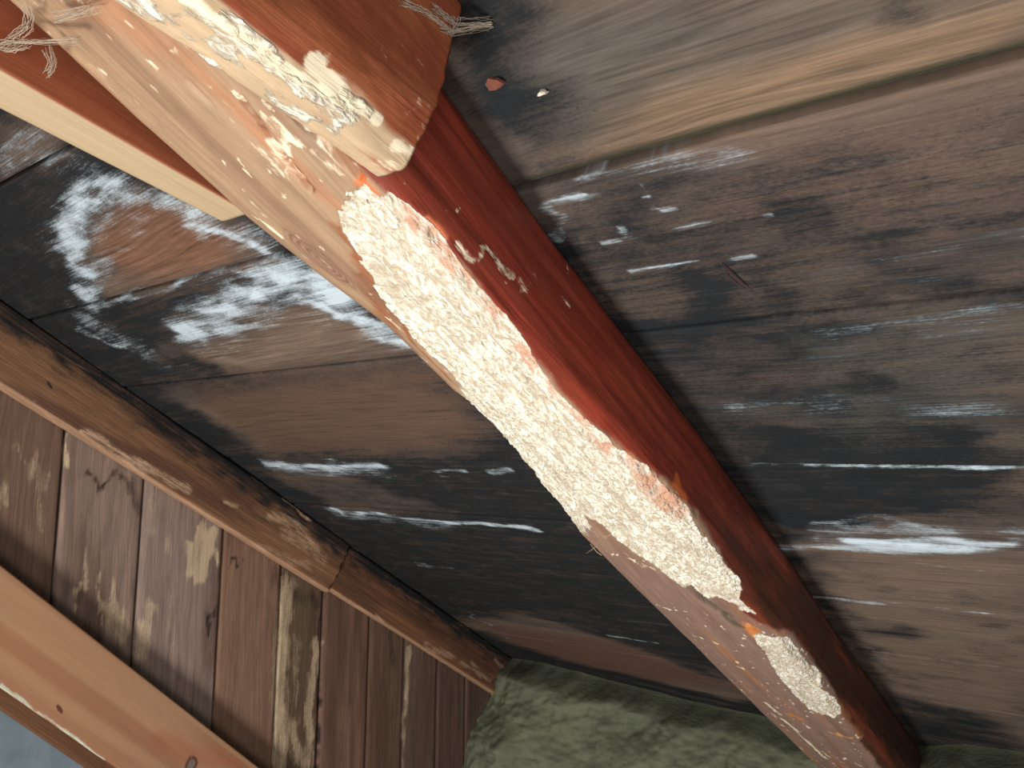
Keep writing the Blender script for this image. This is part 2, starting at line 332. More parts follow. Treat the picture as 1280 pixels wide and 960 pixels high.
# brown islands, mould and two painted-in shadows, given on the boards' own coordinates
def roof_paint(u, v):
    Q = np.stack([u, v], -1); sh = u.shape
    nz3 = np.stack([u * 9, v * 30, u * 0 + 3], -1); w1 = fbm(nz3, 4, 11) - .5; w2 = fbm(np.stack([u * 14, v * 60, u * 0], -1), 4, 31) - .5
    Qw = Q + np.stack([w1 * .10, w2 * .035], -1)
    g = fbm(np.stack([u * 2.5, v * 26, u * 0], -1), 4, 5)
    base = mixc(np.broadcast_to(lin((112, 98, 90)), sh + (3,)), lin((138, 116, 100)), sstep(.35, .65, g))
    def blob(ps, soft, sd_off=0): return sstep(soft, -soft, poly_sd(Qw, RQ(ps)) + sd_off)
    def streak(ps, wd, soft=.6): return 1.15 * np.exp(-2.6 * (seg_d(Qw, RQ(ps)) / wd) ** 2)
    def fine(ps, wd): return sstep(wd, wd * .3, seg_d(Q + np.stack([w1 * .03, w2 * .006], -1), RQ(ps)))
    # right side tones
    t = blob([(680, 190), (800, 188), (1280, 70), (1280, 0), (1180, 0), (980, 60), (800, 110)], .04); base = mixc(base, lin((170, 138, 108)), t * .85)
    t = blob([(640, 0), (1150, 0), (980, 50), (800, 110), (690, 190), (640, 140)], .04); base = mixc(base, lin((112, 104, 96)), t * .9)
    t = blob([(880, 190), (1280, 85), (1280, 260), (1100, 300), (940, 300)], .05); base = mixc(base, lin((146, 120, 106)), t * .8)
    t = blob([(1000, 400), (1280, 380), (1280, 570), (1000, 575)], .05); base = mixc(base, lin((122, 116, 106)), t * .7)
    t = blob([(960, 700), (1280, 700), (1280, 930), (1100, 860)], .05); base = mixc(base, lin((146, 124, 108)), t * .8)
    # left islands
    t = blob([(130, 270), (170, 245), (250, 270), (300, 300), (270, 340), (150, 345), (115, 310)], .03); base = mixc(base, lin((150, 104, 78)), t * .8)
    t = blob([(230, 480), (560, 445), (620, 560), (340, 570)], .05); base = mixc(base, lin((118, 92, 76)), t)
    t = blob([(600, 780), (760, 800), (930, 860), (800, 850), (650, 812)], .05); base = mixc(base, lin((125, 92, 80)), t)
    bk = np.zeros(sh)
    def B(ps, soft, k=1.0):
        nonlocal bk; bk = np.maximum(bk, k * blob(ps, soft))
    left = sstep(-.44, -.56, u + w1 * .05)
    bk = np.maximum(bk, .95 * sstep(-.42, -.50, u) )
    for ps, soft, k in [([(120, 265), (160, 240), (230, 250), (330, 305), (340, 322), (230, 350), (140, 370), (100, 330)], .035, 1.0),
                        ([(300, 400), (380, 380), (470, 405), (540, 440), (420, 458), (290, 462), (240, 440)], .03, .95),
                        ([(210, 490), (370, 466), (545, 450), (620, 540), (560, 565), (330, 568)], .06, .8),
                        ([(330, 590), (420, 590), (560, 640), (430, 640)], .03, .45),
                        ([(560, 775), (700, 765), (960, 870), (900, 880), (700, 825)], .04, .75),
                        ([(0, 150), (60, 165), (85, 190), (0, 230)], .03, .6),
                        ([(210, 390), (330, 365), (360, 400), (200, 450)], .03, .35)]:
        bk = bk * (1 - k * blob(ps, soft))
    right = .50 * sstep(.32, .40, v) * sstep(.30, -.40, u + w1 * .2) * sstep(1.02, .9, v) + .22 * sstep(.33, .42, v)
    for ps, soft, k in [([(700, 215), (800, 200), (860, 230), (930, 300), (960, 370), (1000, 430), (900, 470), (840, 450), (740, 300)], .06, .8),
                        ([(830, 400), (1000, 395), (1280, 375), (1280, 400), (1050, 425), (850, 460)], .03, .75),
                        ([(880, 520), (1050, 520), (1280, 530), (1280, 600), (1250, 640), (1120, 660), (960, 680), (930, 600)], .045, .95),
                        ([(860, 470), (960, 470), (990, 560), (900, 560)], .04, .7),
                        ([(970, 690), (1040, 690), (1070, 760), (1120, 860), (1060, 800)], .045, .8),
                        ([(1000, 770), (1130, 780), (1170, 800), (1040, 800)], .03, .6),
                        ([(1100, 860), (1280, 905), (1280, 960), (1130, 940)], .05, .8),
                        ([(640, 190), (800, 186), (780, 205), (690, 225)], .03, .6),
                        ([(540, -40), (650, -40), (660, 60), (680, 130), (640, 190), (580, 130)], .06, 1.2),  # sawn-off plank's shadow, painted into the black mask with the mould
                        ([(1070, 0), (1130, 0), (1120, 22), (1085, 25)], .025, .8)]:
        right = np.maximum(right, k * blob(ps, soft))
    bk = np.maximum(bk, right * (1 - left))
    bk = np.maximum(bk, .9 * streak([(640, 815), (780, 846), (940, 885)], .07)); bk = np.maximum(bk, .9 * blob([(470, 640), (760, 640), (880, 780), (900, 850), (700, 780), (600, 760)], .04))  # first stroke: mould plus the painted shadow band above the eaves fill
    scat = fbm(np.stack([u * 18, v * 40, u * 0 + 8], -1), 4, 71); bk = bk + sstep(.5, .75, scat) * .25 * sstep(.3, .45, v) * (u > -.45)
    wh = np.zeros(sh)
    for ps, wd, k in [([(100, 372), (112, 352), (92, 320), (84, 280), (105, 250), (150, 232), (200, 250), (250, 275)], .046, .9),
                      ([(84, 285), (105, 250), (150, 235)], .016, 1.0), ([(240, 270), (290, 298), (338, 318)], .018, .9),
                      ([(105, 410), (140, 430), (170, 440)], .022, .6),
                      ([(225, 412), (262, 405), (300, 378), (345, 348), (400, 352)], .05, 1.0), ([(255, 425), (290, 385)], .02, .8),
                      ([(330, 345), (390, 362), (440, 385), (490, 412), (560, 445)], .042, 1.15), ([(300, 345), (370, 325), (410, 372)], .034, .75),
                      ([(380, 378), (450, 398), (520, 432)], .02, 1.0), ([(110, 385), (230, 352), (330, 326)], .008, .6),
                      ([(335, 580), (400, 585), (480, 583)], .024, .95), ([(540, 592), (590, 590)], .012, .8), ([(620, 590), (650, 588)], .014, .7),
                      ([(420, 636), (480, 642), (540, 650), (660, 660)], .013, 1.0), ([(430, 640), (500, 645)], .018, .9), ([(520, 705), (570, 712)], .008, .6),
                      ([(735, 222), (765, 208)], .012, .6), ([(700, 248), (728, 244)], .007, .7), ([(705, 256), (722, 288)], .012, .6), ([(835, 264), (872, 259)], .0035, .8), ([(798, 253), (806, 252)], .003, .8), ([(800, 283), (806, 282)], .003, .8), ([(755, 243), (775, 242)], .003, .6),
                      ([(900, 583), (1000, 584), (1280, 588)], .006, .65), ([(985, 684), (1060, 684), (1280, 684)], .022, .9), ([(1060, 680), (1280, 681)], .017, 1.2), ([(1020, 668), (1120, 664), (1280, 668)], .03, .42),
                      ([(1020, 655), (1100, 650), (1200, 668), (1280, 670)], .016, .5), ([(1010, 745), (1160, 757), (1280, 772)], .006, .55),
                      ([(1020, 430), (1150, 405), (1280, 400)], .05, .24), ([(900, 510), (1100, 505), (1280, 515)], .05, .25), ([(1060, 340), (1280, 300)], .05, .18), ([(760, 215), (900, 200)], .03, .25), ([(1000, 747), (1130, 755), (1280, 770)], .004, .45), ([(1060, 820), (1280, 850)], .004, .35), ([(1120, 790), (1280, 806)], .006, .3), ([(1050, 700), (1280, 712)], .006, .3), ([(100, 330), (90, 290), (130, 240), (200, 245), (270, 285), (340, 320)], .09, .40), ([(240, 420), (330, 360), (430, 370), (540, 430)], .10, .42), ([(110, 400), (180, 440)], .07, .4), ([(340, 585), (480, 590)], .05, .4), ([(420, 640), (560, 655)], .05, .35), ([(0, 200), (80, 170)], .05, .35),
                      ([(760, 795), (820, 805)], .01, .6), ([(20, 205), (80, 188)], .02, .5), ([(570, 760), (640, 800)], .015, .3)]:
        wh = np.maximum(wh, k * streak(ps, wd, .8))
    for ps, wd in [([(755, 302), (880, 280), (960, 266)], .0009), ([(780, 340), (860, 328), (935, 318)], .0009), ([(712, 247), (730, 243)], .002)]:
        wh = np.maximum(wh, .8 * fine(ps, max(wd * 1.6, .0022)))
    wh = wh * (.55 + .55 * sstep(.35, .62, fbm(np.stack([u * 22, v * 70, u * 0 + 3], -1), 4, 88)))
    return base, np.clip(bk, 0, 1.5), wh
ceiling = mesh_obj('ceiling', np.concatenate([W([U0, U1, U1, U0], [SEAMS[0]] * 2 + [SEAMS[-1]] * 2, -.026), W([U0, U1, U1, U0], [SEAMS[0]] * 2 + [SEAMS[-1]] * 2, -.046)]),
                   [(0, 1, 2, 3), (7, 6, 5, 4), (0, 4, 5, 1), (1, 5, 6, 2), (2, 6, 7, 3), (3, 7, 4, 0)], M_DARK, smooth=False)
props(ceiling, kind='structure')
rng = np.random.RandomState(4)
for k in range(len(SEAMS) - 1):
    a, b = SEAMS[k], SEAMS[k + 1]; gap = .0022
    vis = -.15 < a < 2.0
    us = np.r_[np.linspace(U0, .2, 420 if vis else 50), np.linspace(.21, U1, 60 if vis else 12)]
    inner = np.linspace(a + gap + .004, b - gap - .004, 44 if vis else 8)
    vv = np.r_[a + gap, a + gap, a + gap + .0012, inner, b - gap - .0012, b - gap, b - gap]
    dz = np.r_[-.022, -.003, -.0008, np.zeros(len(inner)), -.0008, -.003, -.022]
    Ug, Vg = np.meshgrid(us, vv, indexing='ij'); Zg = np.broadcast_to(dz, Ug.shape).copy()
    Vp = Vg; fr = (Vg - a) / (b - a); Vg = Vg + (Ug + .4) * (TILT[k] * (1 - fr) + TILT[k + 1] * fr)
    off = rng.uniform(-.0018, .0018); cup = ((Vp - a) / (b - a) - .5) * rng.uniform(-.003, .003)
    Zg = Zg + off + cup + (fbm(np.stack([Ug * 4, Vg * 45, Ug * 0 + k], -1), 3, k) - .5) * .0022
    if k == 3:                                   # rebate along the lower edge of this board (the broad joint at the right)
        Zg -= .005 * sstep(b - .011, b - .008, Vp) * sstep(-.5, -.40, Ug)
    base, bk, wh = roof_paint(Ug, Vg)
    if k == 3: base = mixc(base, lin((92, 88, 66)), sstep(b - .014, b - .009, Vp) * sstep(-.5, -.40, Ug)); bk = np.where((Vp > b - .011) & (Ug > -.44), .3 + bk * .3, bk); wh = wh * (1 - .8 * ((Vp > b - .011) & (Ug > -.44)))
    base = base * (1 + rng.uniform(-.06, .06)) * .60
    gcv = np.stack([Ug + k * 3.1, Vg + k * 1.7 + .012 * np.sin(Ug * 3 + k), Zg * 0 + k], -1)
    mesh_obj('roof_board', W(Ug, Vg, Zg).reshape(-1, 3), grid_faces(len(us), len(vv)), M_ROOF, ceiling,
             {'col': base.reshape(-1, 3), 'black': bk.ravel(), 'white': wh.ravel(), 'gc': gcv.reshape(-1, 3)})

# ================================================================== SETTING: gable wall with upright boards
UG = -1.555
def slope_z(Y): return CAM[2] + H / math.cos(PITCH) - Y * math.tan(PITCH)      # underside of roof above Y
YE = [-.20, -.02, .14, .30, .455, .61, .762, .938, 1.085, 1.204, 1.350, 1.464, 1.587, 1.70, 1.83, 1.98]
ZB = .45
wl = [(-.2, ZB), (2.0, ZB), (2.0, slope_z(2.0) - .02), (-.2, slope_z(-.2) - .02)]
wallL = mesh_obj('wall_left', np.array([(UG - .03, y, z) for y, z in wl] + [(UG - .06, y, z) for y, z in wl]),
                 [(0, 1, 2, 3), (7, 6, 5, 4), (0, 4, 5, 1), (1, 5, 6, 2), (2, 6, 7, 3), (3, 7, 4, 0)], M_DARK, smooth=False)
props(wallL, kind='structure')
def GQ(ps): return np.array([gab(p, UG) for p in ps])
tones = [(112, 88, 74)] * 4 + [(112, 88, 74), (136, 114, 102), (138, 118, 108), (130, 100, 82), (98, 80, 62), (122, 92, 80), (100, 78, 64), (102, 82, 72), (92, 72, 62), (90, 70, 60), (90, 70, 60)]
for k in range(len(YE) - 1):
    a, b = YE[k], YE[k + 1]; g = .0022; dark_vis = a > .4
    ys = np.r_[a + g, a + g, a + g + .002, np.linspace(a + g + (.012 if k in (6, 9, 10, 11, 12) else .005), b - g - .004, 30 if dark_vis else 6), b - g - .001, b - g, b - g]
    dx = np.r_[-.022, -.007, -.004, np.zeros(len(ys) - 6), -.002, -.004, -.022]
    ts = np.linspace(0, 1, 190 if dark_vis else 20)
    Yg, Tg = np.meshgrid(ys, ts, indexing='ij'); top = slope_z(Yg) - .012; Zg = ZB + (top - ZB) * Tg
    tw = ((Yg - a) / (b - a) - .5) * (rng.uniform(-.006, .006)); off = rng.uniform(-.003, .001)
    Xg = UG + dx[:, None] + tw + off + (fbm(np.stack([Zg * 5, Yg * 60, Yg * 0 + k], -1), 3, k + 50) - .5) * .003
    Q = np.stack([Yg, Zg], -1); w1 = fbm(np.stack([Zg * 12, Yg * 60, Yg * 0], -1), 4, 3) - .5; w2 = fbm(np.stack([Zg * 30, Yg * 90, Yg * 0 + 5], -1), 4, 8) - .5
    Qw = Q + np.stack([w2 * .03, w1 * .12], -1)
    col = mixc(np.broadcast_to(lin(tones[k]), Yg.shape + (3,)), lin((90, 66, 54)), sstep(.5, .7, fbm(np.stack([Zg * 3, Yg * 25, Yg * 0], -1), 3, 77)) * .6)
    wh = np.zeros(Yg.shape); bk = np.zeros(Yg.shape)
    for ps, soft, kk in [([(233, 660), (270, 655), (275, 690), (255, 722), (232, 712)], .008, 1.2), ([(0, 612), (10, 615), (8, 640), (0, 645)], .012, 1.1)]:
        wh = np.maximum(wh, kk * sstep(soft, -soft, poly_sd(Qw, GQ(ps))))
    for ps, wd, kk in [([(45, 570), (50, 640)], .02, .55), ([(95, 720), (105, 750)], .008, .9), ([(122, 725), (128, 770)], .007, .8), ([(140, 750), (150, 768), (158, 800)], .030, .95), ([(188, 765), (176, 805)], .020, .9), ([(108, 700), (104, 740)], .008, .7),
                       ([(190, 640), (180, 760)], .014, .35), ([(358, 725), (352, 800), (350, 960)], .036, .95), ([(398, 800), (386, 880), (388, 960)], .018, .9), ([(352, 880), (370, 930), (385, 960)], .03, .8), ([(372, 800), (366, 960)], .02, .45), ([(368, 720), (362, 760)], .02, .3),
                       ([(83, 560), (82, 590)], .009, 1.1), ([(512, 810), (505, 960)], .013, .8), ([(195, 625), (185, 690)], .01, .35), ([(20, 560), (60, 600)], .012, .4), ([(210, 640), (215, 900)], .006, .4)]:
        wh = np.maximum(wh, kk * sstep(wd, wd * .2, seg_d(Qw, GQ(ps))))
    for ps, wd, kk in [([(260, 760), (262, 790)], .012, .9), ([(110, 600), (150, 600)], .016, .8), ([(165, 600), (175, 640)], .02, .6), ([(290, 690), (300, 705)], .008, .7), ([(485, 800), (492, 830)], .014, .6),
                       ([(345, 715), (400, 750)], .03, .5), ([(400, 760), (398, 960)], .007, .9), ([(345, 830), (345, 960)], .004, .9), ([(275, 690), (268, 780)], .006, .6)]:
        bk = np.maximum(bk, kk * sstep(wd, wd * .1, seg_d(Qw, GQ(ps))))
    gcv = np.stack([Zg + k, Yg + k * .7, Yg * 0], -1)
    mesh_obj('wall_board', np.stack([Xg, Yg, Zg], -1).reshape(-1, 3), grid_faces(len(ys), len(ts)), M_WALL, wallL,
             {'col': col.reshape(-1, 3), 'black': bk.ravel(), 'white': wh.ravel(), 'gc': gcv.reshape(-1, 3)})

# attic floor well below
fl = mesh_obj('floor', np.array([(UG - .05, -.6, 0), (U1, -.6, 0), (U1, 2.2, 0), (UG - .05, 2.2, 0), (UG - .05, -.6, -.05), (U1, -.6, -.05), (U1, 2.2, -.05), (UG - .05, 2.2, -.05)]),
              [(0, 1, 2, 3), (7, 6, 5, 4), (0, 4, 5, 1), (1, 5, 6, 2), (2, 6, 7, 3), (3, 7, 4, 0)], M_FLOOR, smooth=False)
props(fl, kind='structure')

# ================================================================== RAFTER
vR = [-.3, .10, .244, .394, .72, 1.075, 1.689, 2.0]; uR = [-.426, -.426, -.427, -.430, -.425, -.430, -.446, -.45]
vL = [-.3, .10, .217, .30, .372, .542, .62, .82, 1.2, 1.549, 2.0]; uL = [-.66, -.646, -.634, -.617, -.600, -.600, -.606, -.634, -.638, -.645, -.65]
def prof(v):
    r = np.interp(v, vR, uR); l = np.interp(v, vL, uL); m = (r + l) / 2
    return [(r - .016, -.0), (r + .000, .022), (r + .002, .06), (r + .000, .100), (r - .010, .119), (r - .030, .122), (m + .01, .122), (m - .03, .118), (l + .03, .110), (l + .003, .103), (l - .003, .082), (l + .002, .04), (l + .016, -.0)]
S = Sweep(prof, -.28, 1.93, .0023, 232, 2)
V, A = S.V, S.arc
G3 = lambda a, b, c=0: np.stack([V * a, A * b, V * 0 + c], -1)
w1 = fbm(G3(22, 60), 4, 1) - .5; w2 = fbm(G3(60, 110), 4, 2) - .5; w3 = fbm(G3(14, 30, 2), 3, 3) - .5
Qw = S.Q + np.stack([w2 * .042, w1 * .030], -1)
def rb(ps, soft=.004, q=None): return sstep(soft, -soft, poly_sd(Qw if q is None else q, S.qs(ps)))
def rs(ps, wd, soft=.8, q=None): return sstep(wd, wd * (1 - soft), seg_d(Qw if q is None else q, S.qs(ps)))
red = lin((138, 54, 38)); tan = lin((166, 136, 108)); pinkb = lin((138, 110, 98)); brown = lin((104, 58, 36))
bound = S.qs([(470, 235), (540, 290), (600, 360), (660, 440), (720, 510), (780, 560), (830, 600), (870, 640), (905, 700), (930, 765), (990, 790), (1035, 850), (1050, 890), (1075, 925), (1100, 955)])
bound = bound[np.argsort(bound[:, 0])]
ab = np.interp(V, np.r_[-.3, bound[:, 0]], np.r_[bound[0, 1], bound[:, 1]]) + w1 * .010 + w2 * .006
sgn = 1 if S.q((700, 350))[1] > S.q((560, 400))[1] else -1
redm = sstep(-.0035, .0035, sgn * (A - ab))
K0 = .12; side = np.where(S.nor[..., 0] > .35, 1.0, 0.0)
redm = np.where(S.nor[..., 0] < -.3, 0, redm)
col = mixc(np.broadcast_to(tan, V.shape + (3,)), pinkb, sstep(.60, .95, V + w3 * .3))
col = mixc(col, lin((176, 118, 84)), sstep(.52, .75, fbm(G3(5, 45), 4, 21)) * .6)
col = mixc(col, lin((150, 92, 60)), rb([(445, 330), (425, 285), (485, 380), (500, 420), (470, 390)], .008) * .8)
col = mixc(col, lin((150, 88, 52)), rs([(420, 290), (455, 335), (490, 390), (520, 428), (560, 470)], .006) * .85)
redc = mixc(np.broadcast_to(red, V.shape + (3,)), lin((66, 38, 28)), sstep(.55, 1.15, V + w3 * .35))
redc = mixc(redc, lin((162, 72, 46)), sstep(.5, .72, fbm(G3(7, 50, 4), 4, 41)) * .55)
redc = mixc(redc, lin((80, 38, 28)), sstep(.62, .45, fbm(G3(6, 70, 9), 4, 43)) * .3)
redc = mixc(redc, lin((150, 96, 64)), rs([(1015, 840), (1040, 880), (1075, 915)], .014) * .7)
redc = mixc(redc, lin((130, 60, 36)), rs([(985, 790), (1010, 820)], .012) * .7)
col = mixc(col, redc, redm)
col = mixc(col, lin((128, 96, 78)), sstep(.5, .7, fbm(G3(4, 60, 12), 4, 22)) * .55 * (1 - redm))
col = mixc(col, lin((120, 70, 46)), rs([(300, 125), (340, 178), (385, 235)], .004) * .8)
# knot on the lower arris
kq = S.q((402, 322)); kd = np.hypot((V - kq[0]) * .55, (A - kq[1])) + w2 * .004
col = mixc(col, mixc(np.broadcast_to(lin((112, 82, 66)), V.shape + (3,)), lin((160, 124, 104)), .5 + .5 * np.sin(kd * 1400)), sstep(.026, .016, kd) * .85)
for ps, wd, c in [([(842, 600), (850, 625)], .008, (190, 96, 50)), ([(940, 785), (955, 800), (965, 810)], .010, (200, 125, 70)), ([(985, 892), (1000, 898)], .008, (196, 120, 60)), ([(1035, 915), (1068, 918)], .006, (205, 150, 95)), ([(540, 275), (560, 300)], .006, (200, 110, 75)), ([(455, 238), (470, 248)], .007, (205, 110, 60)), ([(775, 565), (782, 572)], .004, (180, 84, 50))]:
    col = mixc(col, lin(c), rs(ps, wd))
rough = np.zeros(V.shape)
rough = np.maximum(rough, rb([(415, 262), (478, 240), (515, 250), (545, 290), (598, 360), (655, 435), (695, 490), (765, 558), (832, 602), (868, 645), (905, 705), (940, 768), (905, 752), (860, 738), (800, 695), (755, 660), (690, 622), (640, 565), (600, 510), (560, 460), (520, 425), (488, 385), (455, 335), (428, 290)], .005))
rough = np.maximum(rough, rb([(948, 790), (985, 795), (1020, 840), (1052, 892), (1010, 888), (975, 850), (955, 815)], .006) * .9)
hid = (S.nor[..., 0] < -.2)                                  # the crumbling continues over the lower arris
rough = np.maximum(rough, hid * sstep(.44, .50, V + w3 * .1) * sstep(.86, .76, V + w3 * .1) * .9)
rough = rough * (1 - .9 * rs([(872, 742), (905, 765), (932, 778)], .010)); col = mixc(col, lin((88, 80, 66)), rs([(866, 738), (900, 766), (935, 786)], .011, .9) * .85)
pink = rs([(520, 268), (560, 325), (620, 395), (690, 480), (760, 560), (850, 640)], .022, .5)
white = np.zeros(V.shape)
for ps, wd, k in [([(355, 165), (345, 185)], .018, .9), ([(300, 140), (330, 190), (360, 215)], .02, .5), ([(400, 190), (440, 225)], .02, .5), ([(230, 60), (150, 40)], .015, .35), ([(740, 665), (850, 730)], .010, .55), ([(755, 688), (800, 700)], .005, .9),
                  ([(325, 275), (345, 290)], .01, .9), ([(820, 755), (858, 762)], .003, 1.2), ([(960, 880), (1040, 955)], .014, .8), ([(900, 820), (930, 850)], .005, .6), ([(1010, 870), (1060, 910)], .008, .4), ([(485, 395), (515, 425)], .008, .8),
                  ([(640, 345), (662, 366), (676, 352)], .012, .45), ([(585, 312), (612, 316), (640, 340)], .007, .55), ([(705, 300), (712, 345)], .004, .6), ([(700, 375), (712, 390)], .005, .6), ([(930, 870), (1000, 900)], .02, .3), ([(505, 215), (530, 255), (580, 258)], .003, .5)]:
    white = np.maximum(white, k * rs(ps, wd))
white *= .35 + .65 * sstep(.38, .58, fbm(G3(35, 80, 6), 3, 63))
spk = fbm(G3(70, 130, 5), 2, 61); white = np.maximum(white, sstep(.68, .80, spk) * .6 * (1 - redm * .75) * sstep(.62, .5, np.abs(V - .2) + .2))
white = np.maximum(white, sstep(.70, .80, spk) * .7 * sstep(.9, 1.1, V) * (1 - redm * .8))
# relief: eaten away sapwood, ridges with the grain, splits
f1, f2 = worley(np.stack([V * 55 + w2 * 4, A * 90 + w1 * 4], -1), 5)
e1, e2 = worley(np.stack([V * 14 + w2, A * 60], -1), 7)
disp = (fbm(G3(3, 8, 2), 3, 91) - .5) * .010 + (fbm(G3(6, 70, 6), 4, 92) - .5) * .0035
disp += rough * (-.0045 + (f2 - f1) * .0032 + (e2 - e1) * .0020 + (fbm(G3(30, 100, 3), 4, 93) - .5) * .0050 + (fbm(G3(9, 140, 8), 3, 95) - .5) * .0045)
redge = rough * (1 - rough) * 4; disp += redge * .0012
disp += redm * (fbm(G3(8, 110, 6), 3, 94) - .5) * .003
for ps, wd, dp in [([(300, 125), (340, 178), (385, 235)], .003, .007), ([(372, 150), (410, 185), (450, 225)], .006, .012), ([(230, 100), (262, 130)], .0025, .003), ([(860, 735), (900, 765), (935, 782)], .008, .008), ([(110, 82), (130, 100)], .002, .003), ([(455, 345), (485, 385)], .004, .005)]:
    disp -= dp * rs(ps, wd, .9, S.Q + np.stack([w2 * .01, w1 * .004], -1))
disp = np.where(S.P[..., 1] < .006, np.minimum(disp, 0), disp)
rm_ = rough > .5
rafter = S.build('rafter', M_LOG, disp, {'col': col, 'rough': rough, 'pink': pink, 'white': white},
                 parts=[('worm_eaten_patch', rm_ & (V < S.q((930, 775))[0]), 'long cream patch of crumbling bored wood'), ('worm_eaten_patch', rm_ & (V >= S.q((930, 775))[0]), 'small cream patch of crumbling wood near the foot'),
                        ('knot', kd < .02, 'ringed knot on the lower edge')])
props(rafter, 'long diagonal log rafter with red-brown side and bright worm-eaten cream underside', 'rafter')

# ================================================================== side planks nailed to the rafter (their ends stop in view)
def paint_common(S, seed=0):
    w1 = fbm(np.stack([S.V * 30, S.arc * 80, S.V * 0], -1), 4, seed) - .5; w2 = fbm(np.stack([S.V * 70, S.arc * 120, S.V * 0], -1), 4, seed + 9) - .5
    Qw = S.Q + np.stack([w2 * .02, w1 * .014], -1)
    return w1, w2, Qw, (lambda ps, wd, soft=.8: sstep(wd, wd * (1 - soft), seg_d(Qw, S.qs(ps)))), (lambda ps, soft=.004: sstep(soft, -soft, poly_sd(Qw, S.qs(ps))))
def rect(u0, u1, n0, n1, r=.004):
    return [(u1, n0), (u1, n0 + .004), (u1, (n0 + n1) / 2), (u1, n1 - r), (u1 - r, n1), ((u0 + u1) / 2, n1), (u0 + r, n1), (u0, n1 - r), (u0, (n0 + n1) / 2), (u0, n0), ((u0 + u1) / 2, n0)]
# right plank
US = -.378
e0 = uplane((527, 205), US); e1 = uplane((300, 22), US); sl = (e0[1] - e1[1]) / (e0[0] - e1[0])
def nb(v): return e0[1] + (v - e0[0]) * sl
def prof_stub(v):
    P = rect(US - .046 - .02 * sstep(.2, -.05, v), US, .001, nb(v), .003)
    P[3:5] = [(US - .002, nb(v) - .034), (US - .015, nb(v) - .003)]; return P
S = Sweep(prof_stub, -.28, e0[0], .0022, 190, 1); V, A = S.V, S.arc
w1, w2, Qw, rs2, rb2 = paint_common(S, 200)
lightm = np.where(S.nor[..., 1] > .5, 1.0, 0.0)
arr = S.qs([(225, -5), (260, 18), (300, 50), (345, 75), (390, 75), (440, 105), (480, 150), (505, 180), (527, 203)])
tn = S.P[..., 1] / nb(V)
col = np.broadcast_to(lin((142, 74, 48)), V.shape + (3,))
col = mixc(col, lin((164, 96, 62)), sstep(.42, .68, fbm(np.stack([V * 12, A * 30, V * 0], -1), 4, 210)) * .75)
col = mixc(col, lin((140, 62, 44)), sstep(.55, .75, fbm(np.stack([V * 16, A * 26, V * 0 + 4], -1), 4, 214)) * .6)
cream = np.maximum(lightm, rb2([(250, 25), (300, 62), (345, 88), (385, 75), (425, 100), (455, 118), (482, 148), (500, 175), (535, 212), (480, 225), (300, 120), (200, 20)], .004))
col = mixc(col, lin((192, 166, 134)), cream)
col = mixc(col, lin((150, 80, 48)), lightm * sstep(.6, .75, fbm(np.stack([V * 20, A * 60, V * 0 + 7], -1), 4, 222)) * .7)
white = np.zeros(V.shape)
for ps, wd, k in [([(235, 0), (275, 35), (320, 60), (365, 95), (410, 115)], .010, 1.1), ([(395, 78), (410, 100), (440, 130)], .012, 1.0), ([(440, 125), (480, 150)], .007, 1.0), ([(470, 205), (520, 205)], .010, .5), ([(515, 150), (545, 140), (540, 185)], .005, .35), ([(480, 60), (492, 90), (500, 110)], .002, .35), ([(520, 80), (535, 92), (550, 115)], .0022, .5), ([(300, 45), (350, 85), (400, 110), (450, 140)], .014, .7), ([(490, 180), (527, 200)], .006, .9)]:
    white = np.maximum(white, k * rs2(ps, wd))
rough = cream * sstep(.40, .6, fbm(np.stack([V * 40, A * 60, V * 0 + 1], -1), 3, 231)) * .75 * (1 - sstep(.150, .170, V) * lightm) * .8
f1, f2 = worley(np.stack([V * 60, A * 120], -1), 15)
disp = (fbm(np.stack([V * 8, A * 40, V * 0], -1), 4, 240) - .5) * .004 + (fbm(np.stack([V * 30, A * 40, V * 0], -1), 4, 241) - .5) * .004 + rough * ((f2 - f1) * .005 - .002)
endw = sstep(e0[0] - .03, e0[0], V); dv = endw * ((fbm(np.stack([A * 60, A * 0, A * 0], -1), 3, 250) - .5) * .005)
dv = dv - .036 * np.clip(1 - tn, 0, 1) * sstep(e0[0] - .12, e0[0], V)
disp = np.where(S.P[..., 1] < .006, np.minimum(disp, 0), disp)
o = S.build('side_plank', M_LOG, disp, {'col': col, 'rough': rough, 'pink': cream * 0, 'white': white}, ends=(0, .006), dv=dv, parts=[('bark_edge', cream > .5, 'crumbly cream underside edge')])
props(o, 'sawn-off red-brown plank with cream edge, ending beside the upper right of the rafter', 'plank', 'tie planks on the rafter')

# left plank
UL_ = -.655
a0 = uplane((306, 264), UL_); a1 = uplane((0, 88), UL_); slL = (a0[1] - a1[1]) / (a0[0] - a1[0])
UL2 = UL_ - .050
b0 = uplane((290, 285), UL2); b1 = uplane((0, 138), UL2); slM = (b0[1] - b1[1]) / (b0[0] - b1[0])
def prof_left(v):
    na = a0[1] + (v - a0[0]) * slL; nb_ = b0[1] + (v - b0[0]) * slM; r = .002
    return [(UL_, .001), (UL_, na / 2), (UL_, na - r), (UL_ - r, na), ((UL_ + UL2) / 2, (na + nb_) / 2), (UL2 + r, nb_), (UL2, nb_ - r), (UL2, nb_ / 2), (UL2, .001), ((UL_ + UL2) / 2, .001)]
S = Sweep(prof_left, -.28, a0[0] + .004, .003, 130, 1); V, A = S.V, S.arc
w1, w2, Qw, rs2, rb2 = paint_common(S, 300)
rm = np.where(S.nor[..., 0] > .5, 1.0, 0.0)
col = mixc(np.broadcast_to(lin((178, 156, 124)), V.shape + (3,)), lin((146, 82, 56)), rm)
